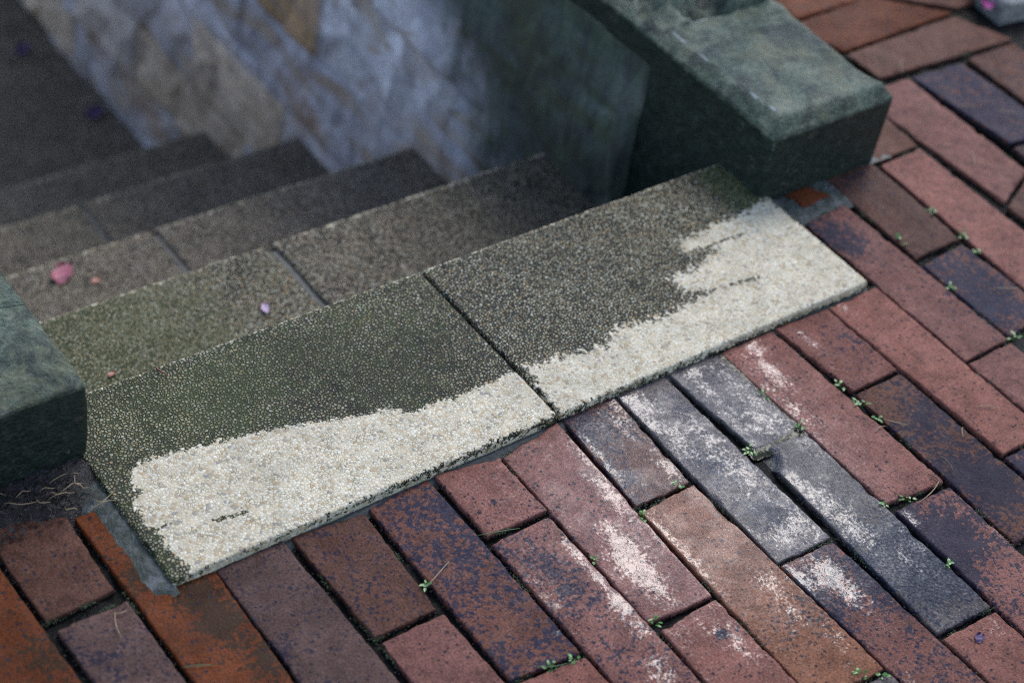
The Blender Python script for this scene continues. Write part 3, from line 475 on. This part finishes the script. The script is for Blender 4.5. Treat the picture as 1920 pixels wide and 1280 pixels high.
# ------------------------------------------------------------------ stairs
stairs = tag(empty('staircase', (0, .9, -.89)), 'worn exposed aggregate steps leading down between two stone walls, top tread partly scrubbed clean', 'stairs')
NOSE = [.244, .535, .813, 1.108, 1.398]; RISE = [0, -.178, -.358, -.540, -.720]
JOINT = [0.0, -.003, -.009, .03, -.02]
for k in range(5):
    y1 = NOSE[k]; z = RISE[k]; y0 = -.004 if k == 0 else NOSE[k - 1] - .030
    x0, x1 = (-.437, .446) if k == 0 else (-.445, .432)
    def box(x0, x1, y0, y1, z0, z1):
        V = [(x, y, zz) for zz in (z0, z1) for y in (y0, y1) for x in (x0, x1)]
        return V, [(0, 2, 3, 1), (4, 5, 7, 6), (0, 1, 5, 4), (1, 3, 7, 5), (3, 2, 6, 7), (2, 0, 4, 6)]
    bv, bf = box(x0 + .006, x1 - .006, y0 + .003, y1 - .012, z - .21, z - (.011 if k == 0 else .0045))
    body = new_mesh('step', bv, bf, M_DARKMORTAR, None, stairs, smooth=False, origin=((x0 + x1) / 2, (y0 + y1) / 2, z - .2))
    jx = JOINT[k]; g = .0017 if k == 0 else .0035
    for si, (a, b) in enumerate(((x0, jx - g), (jx + g, x1))):
        if k == 0: cs = [(a, y1), (b, y1), (b, y0), (a + (.0 if si else -.001), y0)]
        else: cs = [(a, y1), (b, y1), (b, y0), (a, y0)]
        V, F, U, Vv, side, ed = slab_grid(cs, z + (.0005 if si else 0), (.003, .006, .009, .012, .014)[k], .0028 if k == 0 else .005, .04,
                                         lambda Q, U, V, k=k: .0005 * noise(Q, 25, k, 2), .0006 if k == 0 else .0012, 40 + k * 3 + si)
        P = V[:, :2]; Q = np.c_[P, np.full(len(P), k * 1.0)]
        nz = np.exp(-(y1 - P[:, 1]) / (.003 if k == 0 else .006))
        if k == 0:
            d = poly_dist(P * 1000, CLEAN[si]); d = np.where(P[:, 1] < .012, np.maximum(d, 2 if (si or True) else d), d) if False else d
            cl = np.clip(.5 + d / (13 if si == 0 else 24), 0, 1)
            for xa, ya, xb, yb, wd in STREAK:
                A = np.array([xa, ya]); Bq = np.array([xb, yb]); t = np.clip((P * 1000 - A) @ (Bq - A) / ((Bq - A) @ (Bq - A)), 0, 1)
                dd = np.linalg.norm(P * 1000 - A - t[:, None] * (Bq - A), axis=1); cl -= .75 * np.exp(-(dd / (wd * (.4 + t * .6))) ** 2)
            fr_ = side * (P[:, 1] < .01)
            cl = np.where(fr_ > 0, np.where(P[:, 0] < -.02, .9, .10), cl); cl = np.where((side > 0) & (P[:, 1] > .01), .1, cl)
            cl = np.maximum(cl, .85 * nz * (side == 0))
            soot = np.full(len(P), .28 if si == 0 else .08)
            for x, y, r, a in DARK1: soot += .85 * a * np.exp(-((P[:, 0] * 1000 - x) ** 2 + (P[:, 1] * 1000 - y) ** 2) / (r * r))
            moss = .18 + .25 * (si == 0) + .3 * np.exp(-((P[:, 0] + .30) / .10) ** 2 - ((P[:, 1] - .17) / .08) ** 2) + .15 * noise(Q, 9, 4, 2)
            moss += .6 * np.exp(-((P[:, 0] - .41) / .03) ** 2) * sstep(.12, .2, P[:, 1])
            brown = np.full(len(P), .05)
        else:
            cl = .75 * nz
            soot = -.55 - .12 * k + (1.2, 1.25, .7, .4, .3)[k] * sstep(.05, .40, P[:, 0] + .06 * noise(Q, 6, k, 2))
            moss = (1.15 if k == 1 else 0) * sstep(.0, -.30, P[:, 0] + .08 * noise(Q, 8, 3, 2)) + .12
            brown = np.full(len(P), .45 if k == 1 else .85) * (1 if si else (.35 if k == 1 else .8))
        new_mesh('tread_slab', V, F, M_AGG, {'clean': cl, 'soot': soot, 'moss': moss, 'brown': brown}, body, origin=((a + b) / 2, (y0 + y1) / 2, z))
V, F = sheet(-1.6, .42, 1.30, 6, 60, 90, lambda P: -.892 + .002 * noise(P, 10, 2, 2))
n = len(V); ob = new_mesh('path', V, F, M_AGG, {'clean': np.zeros(n), 'soot': np.full(n, -.6), 'moss': np.full(n, .05), 'brown': np.full(n, .8)})
tag(ob, 'dark damp path at the foot of the steps', 'path', kind='structure')

# ------------------------------------------------------------------ stone walls
def rounded_block(name, x0, x1, y0, y1, z0, z1, parent, seed0, rim=.016, rise=.010, step=.006, rough=.0032, ends=(1, 0)):
    """Coping stone: dense box with rounded arrises and a slightly raised bed inside a margin."""
    seed = 3; Lx, Ly, Lz = x1 - x0, y1 - y0, z1 - z0; r = .006; V = []; F = []; idx = {}
    def axis(L):
        n = max(4, int(L / step)); return list(np.unique(np.round(np.concatenate([[0, .0015, .003, .006, .01, .014, .018, .022], np.linspace(.022, L - .022, n), L - np.array([.022, .018, .014, .01, .006, .003, .0015, 0])]), 5)))
    ax, ay, az = axis(Lx), axis(Ly), [0, .02, .04, .06, .075, .09][:] if Lz > .1 else [0, .02, .04, .06]
    az = sorted(set([t for t in np.linspace(0, Lz - .012, max(5, int(Lz / step)))] + [Lz - .008, Lz - .005, Lz - .0025, Lz - .001, Lz]))
    def vid(i, j, k):
        if (i, j, k) not in idx: idx[(i, j, k)] = len(V); V.append((ax[i], ay[j], az[k]))
        return idx[(i, j, k)]
    nx, ny, nz = len(ax) - 1, len(ay) - 1, len(az) - 1
    for i in range(nx):
        for j in range(ny): F.append((vid(i, j, nz), vid(i + 1, j, nz), vid(i + 1, j + 1, nz), vid(i, j + 1, nz)))
    for k in range(nz):
        for i in range(nx):
            F.append((vid(i, 0, k), vid(i + 1, 0, k), vid(i + 1, 0, k + 1), vid(i, 0, k + 1))); F.append((vid(i + 1, ny, k), vid(i, ny, k), vid(i, ny, k + 1), vid(i + 1, ny, k + 1)))
        for j in range(ny):
            F.append((vid(0, j + 1, k), vid(0, j, k), vid(0, j, k + 1), vid(0, j + 1, k + 1))); F.append((vid(nx, j, k), vid(nx, j + 1, k), vid(nx, j + 1, k + 1), vid(nx, j, k + 1)))
    P = np.array(V); D = np.array([Lx, Ly, Lz])
    lo = np.array([r, r * ends[0], -1.0]); hi = D - np.array([r, r * ends[1], r])
    q = np.clip(P, lo, hi); dv = P - q; ln = np.linalg.norm(dv, axis=1); sc = np.where(ln > r, r / np.maximum(ln, 1e-9), 1)
    P2 = q + dv * sc[:, None]
    e = np.minimum(np.minimum(P[:, 0], Lx - P[:, 0]), np.minimum(P[:, 1] + (0 if ends[0] else 9), Ly - P[:, 1] + (0 if ends[1] else 9)))
    istop = (P[:, 2] > Lz - .0005).astype(float)
    W = P2 + np.array([x0, y0, z0])
    P2[:, 2] += istop * rise * sstep(.002, rim, e + .002 * noise(W, 40, seed, 2)) - istop * .0035 * np.exp(-((e - rim * .95) / .003) ** 2) * 0
    nn = noise(W, 22, seed, 4) + .5 * noise(W, 9, seed + 3, 2)
    C = D / 2; dr = (P2 - C) / (D / 2); dr = np.sign(dr) * np.abs(dr) ** 6; dr[:, 1] *= .25
    P2 = P2 + dr * (nn * rough)[:, None] + np.c_[np.zeros(len(P)), np.zeros(len(P)), istop * nn * rough * .6]
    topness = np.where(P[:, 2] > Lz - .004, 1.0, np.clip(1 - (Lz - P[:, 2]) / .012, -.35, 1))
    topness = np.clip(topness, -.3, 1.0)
    worn = istop * (1.05 * np.exp(-((e - rim * 1.05) / .0024) ** 2)) * sstep(-.25, .5, noise(W, 30, seed + 8, 3)) * np.where(P[:, 0] < rim * 1.6, 1, .55) + istop * .8 * np.exp(-(np.minimum(P[:, 1] + 9 * ends[0], Ly - P[:, 1]) / .004) ** 2) * sstep(-.3, .5, noise(W, 24, seed + 28, 3)) + .28 * istop * np.exp(-((e - .002) / .004) ** 2)
    cx = np.minimum(P[:, 0], Lx - P[:, 0]); cy = P[:, 1] + (0 if ends[0] else 9)
    worn += .55 * np.exp(-np.hypot(cx, cy) / .006) * (1 - istop) * sstep(Lz - .09, Lz - .01, P[:, 2]) + .5 * (1 - istop) * sstep(Lz - .022, Lz - .004, P[:, 2]) * sstep(-.1, .7, noise(W, 34, 70, 3))
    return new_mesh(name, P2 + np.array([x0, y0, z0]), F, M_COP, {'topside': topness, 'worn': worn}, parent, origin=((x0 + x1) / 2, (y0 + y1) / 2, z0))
wr = tag(empty('stone_wall', (.52, .9, -.89)), 'riven grey stone retaining wall with algae green coping, right of the steps', 'stone wall')
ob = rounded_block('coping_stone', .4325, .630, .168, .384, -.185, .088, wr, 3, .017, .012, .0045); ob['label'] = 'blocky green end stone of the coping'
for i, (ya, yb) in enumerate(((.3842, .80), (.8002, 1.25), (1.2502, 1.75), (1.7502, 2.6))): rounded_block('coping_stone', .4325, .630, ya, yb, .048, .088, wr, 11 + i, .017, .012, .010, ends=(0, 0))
# riven face towards the steps
rw = random.Random(5)
levels = [-1.0, -.885, -.78, -.655, -.505, -.362, -.200, -.047, .02]
PAL = [tuple(min(.72, v * k_) for v, k_ in zip(q, (1.16, 1.17, 1.24))) for q in [(.46, .46, .48), (.55, .53, .52), (.48, .46, .46), (.58, .56, .53), (.58, .48, .36), (.46, .45, .47), (.55, .50, .44), (.50, .50, .52)]]
rows = []
for i in range(len(levels) - 1):
    xs = [.0 - rw.uniform(0, .2)]
    while xs[-1] < 2.8: xs.append(xs[-1] + rw.uniform(.16, .44))
    rows.append((xs, [(rw.choice(PAL), rw.uniform(-.007, .006), rw.uniform(-.05, .05), rw.uniform(-.06, .06)) for _ in xs]))
# the rust coloured long stone
ny_, nz_ = 330, 136
Y, Z = np.meshgrid(np.linspace(.171, 2.62, ny_), np.linspace(-1.0, .050, nz_)); Y = Y.ravel(); Z = Z.ravel(); Q = np.c_[np.full(len(Y), .415), Y, Z]
zw = Z + .010 * noise(Q, 5, 60, 2) + .004 * noise(Q, 30, 61, 2); yw = Y + .014 * noise(Q, 7, 62, 2)
disp = np.zeros(len(Y)); colr = np.zeros((len(Y), 3)); jt = np.zeros(len(Y))
for i in range(len(levels) - 1):
    inr = (zw >= levels[i]) & (zw < levels[i + 1]) if i < len(levels) - 2 else (zw >= levels[i])
    if i == 0: inr |= zw < levels[0]
    xs, st = rows[i]; id_ = np.clip(np.searchsorted(xs, yw) - 1, 0, len(xs) - 2)
    for s_ in np.unique(id_[inr]):
        mk = inr & (id_ == s_); (c, off, ty, tz) = st[s_]
        if i == 5 and xs[s_] < 1.22 < xs[s_ + 1]: c = (.52, .34, .19)
        yc = (xs[s_] + xs[s_ + 1]) / 2; zc = (levels[i] + levels[i + 1]) / 2
        disp[mk] = off + ty * (yw[mk] - yc) * .5 + tz * (zw[mk] - zc); colr[mk] = c
        dj = np.minimum(np.minimum(yw[mk] - xs[s_], xs[s_ + 1] - yw[mk]), np.minimum(zw[mk] - levels[i], levels[i + 1] - zw[mk]))
        jt[mk] = np.exp(-(np.maximum(dj, 0) / .006) ** 2)
# cleft facets: planes between scattered points, drawn out vertically
fp = np.array([[rw.uniform(.1, 2.7), rw.uniform(-1.05, .05)] for _ in range(520)]); fs = np.array([[rw.uniform(-.16, .16), rw.uniform(-.10, .10)] for _ in fp])
fb = np.array([rw.uniform(.78, 1.5) for _ in fp]); tone = np.ones(len(Y)); best = np.full(len(Y), 1e9); fac = np.zeros(len(Y)); Yd = Y + .02 * noise(Q, 16, 77, 3); Zd = Z + .02 * noise(Q, 16, 78, 3)
for (py, pz), (sy, sz), tb in zip(fp, fs, fb):
    d = ((Yd - py) / 1.0 + (Zd - pz) * .35) ** 2 + ((Zd - pz) / 2.0) ** 2; mk = d < best; best[mk] = d[mk]; tone[mk] = tb; fac[mk] = sy * (Y[mk] - py) + sz * (Z[mk] - pz)
colr *= tone[:, None]
rel = disp + np.clip(fac, -.007, .007) + .0035 * noise(Q, 20, 81, 4) - .004 * jt
top_ = sstep(-.12, .03, Z); X = .4165 + .0150 * top_ - rel * (.6 - .40 * top_)
X = np.where((Y < .383) & (Z > -.184), .452, X)
alg = 1.05 * sstep(1.10, .45, Y + .10 * noise(Q, 6, 90, 3)) * sstep(-.62, -.22, Z + (.6 - Y) * .4) + .75 * sstep(-.20, .03, Z) - .12
F = []
for j in range(nz_ - 1):
    for i in range(ny_ - 1):
        a = j * ny_ + i; F.append((a + 1, a, a + ny_, a + ny_ + 1))
new_mesh('wall_face', np.c_[X, Y, Z], F, M_WALL, {'stone': colr, 'algae': alg, 'joint': jt}, wr, origin=(.4175, .9, -.89))
V, F = box(.452, .62, .18, 2.6, -1.0, -.035); new_mesh('wall_core', V, F, M_DARKMORTAR, None, wr, smooth=False, origin=(.53, .9, -.9))
wl = tag(empty('low_wall', (-.6, .5, -.89)), 'low mossy stone wall left of the steps, its coping edge lined pale', 'low wall')
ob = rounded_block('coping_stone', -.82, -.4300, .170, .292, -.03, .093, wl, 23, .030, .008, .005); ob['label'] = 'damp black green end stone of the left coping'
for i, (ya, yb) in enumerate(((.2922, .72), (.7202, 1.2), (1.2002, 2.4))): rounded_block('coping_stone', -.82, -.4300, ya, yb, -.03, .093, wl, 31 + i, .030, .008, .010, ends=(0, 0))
V, F = box(-.80, -.436, .18, 2.4, -1.0, -.032); n = len(V)
new_mesh('wall_face', V, F, M_WALL, {'stone': np.tile((.26, .27, .3), (n, 1)), 'algae': np.full(n, .5), 'joint': np.zeros(n)}, wl, smooth=False, origin=(-.6, .9, -.9))
# pale edging stone in the far corner of the paving
es = rounded_block('edging_stone', 1.055, 1.50, .290, .56, -.03, .018, None, 55, .01, .004, .012, .004, ends=(1, 1)); es.data.materials[0] = M_EDGE
es.rotation_euler = (0, 0, math.radians(-8)); tag(es, 'pale rough edging stone beyond the crosswise bricks', 'edging stone')

# ------------------------------------------------------------------ puddle
X0 = np.array(PUDDLE).min(0) / 1000 - .01; X1 = np.array(PUDDLE).max(0) / 1000 + .01
nx, ny = 90, 140
V, F = sheet(X0[0], X1[0], X0[1], X1[1], nx, ny, lambda P: np.zeros(len(P)))
d = poly_dist(V[:, :2] * 1000, PUDDLE) + 3.0 * noise(V, 120, 4, 2)
V[:, 2] = ZB - .0016 - .0020 * sstep(2.0, -5, d)
keep = d > -6; F = [f for f in F if all(keep[i] for i in f)]
used = sorted({i for f in F for i in f}); mp = {a: b for b, a in enumerate(used)}; V = V[used]; F = [tuple(mp[i] for i in f) for f in F]
ob = new_mesh('water', V, F, M_WATER); tag(ob, 'thin puddle of clear water over the joint between two bricks', 'water', kind='structure')

# ------------------------------------------------------------------ weeds, needles, petals, litter
def leaf_strip(c, ang, ln, wd, tilt, curl=.3, n=5):
    V = []; ca, sa = math.cos(ang), math.sin(ang)
    for i in range(n + 1):
        t = i / n; w_ = wd * math.sin(math.pi * min(1, .08 + t * .92)) ** .7 * (1 - .15 * t) if t < 1 else wd * .12
        r = ln * t; h = math.sin(tilt) * r - curl * ln * t * t * .5
        for k, sgn in enumerate((-1, 0, 1)): V.append((c[0] + ca * r * math.cos(tilt) - sa * w_ * sgn, c[1] + sa * r * math.cos(tilt) + ca * w_ * sgn, c[2] + h + (abs(sgn) * w_ * .25)))
    F = []
    for i in range(n):
        for k in (0, 1): a = i * 3 + k; F.append((a, a + 1, a + 4, a + 3))
    return V, F
def tube(pts, r, n=5, taper=.5):
    pts = [Vector(p) for p in pts]; V = []; F = []
    for i, p in enumerate(pts):
        d = (pts[min(i + 1, len(pts) - 1)] - pts[max(i - 1, 0)]).normalized(); u = d.cross(Vector((0, 0, 1)));
        u = (u if u.length > .1 else Vector((1, 0, 0))).normalized(); v = d.cross(u); rr = r * (1 - taper * abs(2 * i / (len(pts) - 1) - 1) ** 2)
        for k in range(n): a = 2 * math.pi * k / n; V.append(tuple(p + (u * math.cos(a) + v * math.sin(a)) * rr))
    for i in range(len(pts) - 1):
        for k in range(n): F.append((i * n + k, i * n + (k + 1) % n, (i + 1) * n + (k + 1) % n, (i + 1) * n + k))
    F.append(tuple(range(n - 1, -1, -1))); F.append(tuple((len(pts) - 1) * n + k for k in range(n)))
    return V, F
rw = random.Random(21)
for x, y, sz, lab in WEEDS:
    sz *= .68
    b = (x / 1000, y / 1000, ZB - .009); parts = []; t = empty('weed', b)
    for st in range(2 + int(sz * 1.6)):
        a = rw.uniform(0, 6.28); ht = rw.uniform(.006, .012) + .002 * sz; rr = rw.uniform(0, .005) * sz
        tip = (b[0] + math.cos(a) * rr, b[1] + math.sin(a) * rr * 1.6, b[2] + ht)
        parts.append(tube([b, ((b[0] + tip[0]) / 2, (b[1] + tip[1]) / 2, b[2] + ht * .6), tip], .00035))
    new_mesh('stem', *merge(parts), M_LEAF, None, t, origin=b); lp = []
    for st in range(4 + int(sz * 4)):
        a = rw.uniform(0, 6.28); rr = rw.uniform(0, .004) * sz; c = (b[0] + math.cos(a) * rr, b[1] + math.sin(a) * rr * 1.5, b[2] + rw.uniform(.007, .011 + .003 * sz))
        lp.append(leaf_strip(c, a + rw.uniform(-.7, .7), rw.uniform(.0034, .0060) * (.7 + .3 * sz), rw.uniform(.0012, .0022), rw.uniform(-.1, .7)))
    new_mesh('leaves', *merge(lp), M_LEAF, None, t, origin=b)
    tag(t, 'tiny green weed ' + lab, 'weed', 'weeds in the brick joints')
for xa, ya, xb, yb, k, lab in NEEDLES:
    a = Vector((xa / 1000, ya / 1000, ZB + .0018)); b = Vector((xb / 1000, yb / 1000, ZB + .0022)); side = Vector((-(b - a).y, (b - a).x, 0)) * rw.uniform(-.18, .18) * min(1.0, .02 / (b - a).length)
    pts = [a + (b - a) * (i / 6) + side * math.sin(math.pi * i / 6) + Vector((0, 0, .0012 * math.sin(math.pi * i / 6))) for i in range(7)]
    ob = new_mesh('twig' if k == 'b' else ('grass_blade' if k == 'g' else 'pine_needle'), *tube(pts, .0005 if k != 'b' else .0007), {'t': M_STRAW, 'g': M_GRASS, 'b': M_TWIG}[k], origin=a)
    tag(ob, lab, 'twig' if k == 'b' else ('grass blade' if k == 'g' else 'pine needle'), 'dry bits fallen on the bricks')
def petal(p, ln, wd, ang, mat, lab, tilt=.15, cat='petal'):
    ca, sa = math.cos(ang), math.sin(ang); n, mth = 10, 8; V = []; F = []
    for i in range(n + 1):
        t = i / n; w_ = wd * (math.sin(math.pi * (t * .86 + .08)) ** .6) * (1 + .12 * math.sin(t * 17))
        for j in range(mth + 1):
            s_ = j / mth * 2 - 1; x = (t - .5) * ln; yy = s_ * w_ / 2; h = .0012 + (s_ * s_) * wd * tilt + .0025 * math.sin(t * 5 + s_ * 2) * ln / .03
            V.append((p[0] + ca * x - sa * yy, p[1] + sa * x + ca * yy, p[2] + max(h, .0006)))
    for i in range(n):
        for j in range(mth): a = i * (mth + 1) + j; F.append((a, a + mth + 1, a + mth + 2, a + 1))
    ob = new_mesh(cat, V, F, mat, origin=p); tag(ob, lab, cat); return ob
petal((-.158, .781, -.357), .040, .026, .75, M_PINK, 'large pink petal fallen on the third step down')
petal((-.126, .749, -.357), .012, .010, .2, M_SALPET, 'small salmon petal beside the large pink one')
petal((-.070, .433, -.177), .017, .0085, 1.2, M_LILAC, 'pale lilac petal on the second step')
petal((-.277, .417, -.177), .010, .006, .1, M_SALPET, 'tiny salmon petal low on the mossy second step')
petal((.345, 1.98, -.890), .045, .026, .9, M_PURPLE, 'blurred purple petal on the dark path, farthest up the frame')
petal((.375, 1.73, -.890), .042, .034, .3, M_PURPLE, 'blurred purple petal on the dark path at the wall foot')
petal((.179, -.426, ZB), .012, .009, .4, M_PURPLE, 'violet glint on the reddish corner brick, modelled as a petal')  # petal shape added in place of a violet glint on the wet brick
petal((1.040, .352, .0), .030, .020, .4, plain('magenta_petal', (.40, .03, .22), .5), 'magenta petal by the pale edging stone', cat='petal')
def twig(p, q, lab, mat=M_TWIG, r=.0011):
    a, b = Vector(p), Vector(q); pts = [a + (b - a) * (i / 5) + Vector((.0008 * math.sin(i * 2), .0008 * math.cos(i * 3), .0012 * math.sin(i / 5 * 3.14))) for i in range(6)]
    tag(new_mesh('twig', *tube(pts, r, 6), mat, origin=a), lab, 'twig')
twig((-.322, .243, .001), (-.317, .226, .0015), 'short rust brown twig on the back edge of the top step', plain('rust_twig', (.16, .045, .025), .4))
# wet litter against the left wall end
lit = []; rw = random.Random(9); LP = np.array(LITTER) / 1000
V, F = sheet(LP[:, 0].min() - .01, LP[:, 0].max() + .012, .098, .175, 90, 50, lambda P: -.0150 + .014 * sstep(.112, .160, P[:, 1] + .020 * noise(P, 25, 3, 3)) + .004 * noise(P, 90, 5, 3)); lit.append((V, F))
for i in range(150):
    x = rw.uniform(LP[:, 0].min() - .01, -.452); y = rw.triangular(.105, .168, .150); z = -.007 + .012 * max(0, (y - .115) / .05) + rw.uniform(0, .003)
    lit.append(leaf_strip((x, y, z), rw.uniform(0, 6.28), rw.uniform(.004, .011), rw.uniform(.001, .003), rw.uniform(-.2, .5)))
V, F = merge(lit); tag(new_mesh('litter', V, F, M_LITTER), 'wet dark leaf litter heaped against the left wall end', 'litter', kind='stuff')
for i in range(16):
    x = rw.uniform(LP[:, 0].min(), -.45); y = rw.triangular(.10, .168, .14); a = rw.uniform(0, 6.28); ln = rw.uniform(.010, .034); z = .003 + rw.uniform(0, .004)
    p = Vector((x, y, z - .004)); q = p + Vector((math.cos(a) * ln, math.sin(a) * ln * .7, .002)); q.y = min(q.y, .169)
    pts = [p + (q - p) * (k / 5) + Vector((.002 * math.sin(k * 1.3 + i), .002 * math.cos(k + i), .0015 * math.sin(k / 5 * 3.14))) for k in range(6)]
    ob = new_mesh('pine_needle', *tube(pts, .00045), M_STRAW, origin=p); tag(ob, 'dry needle tangled in the dark litter at the left wall end', 'pine needle', 'needles in the litter')
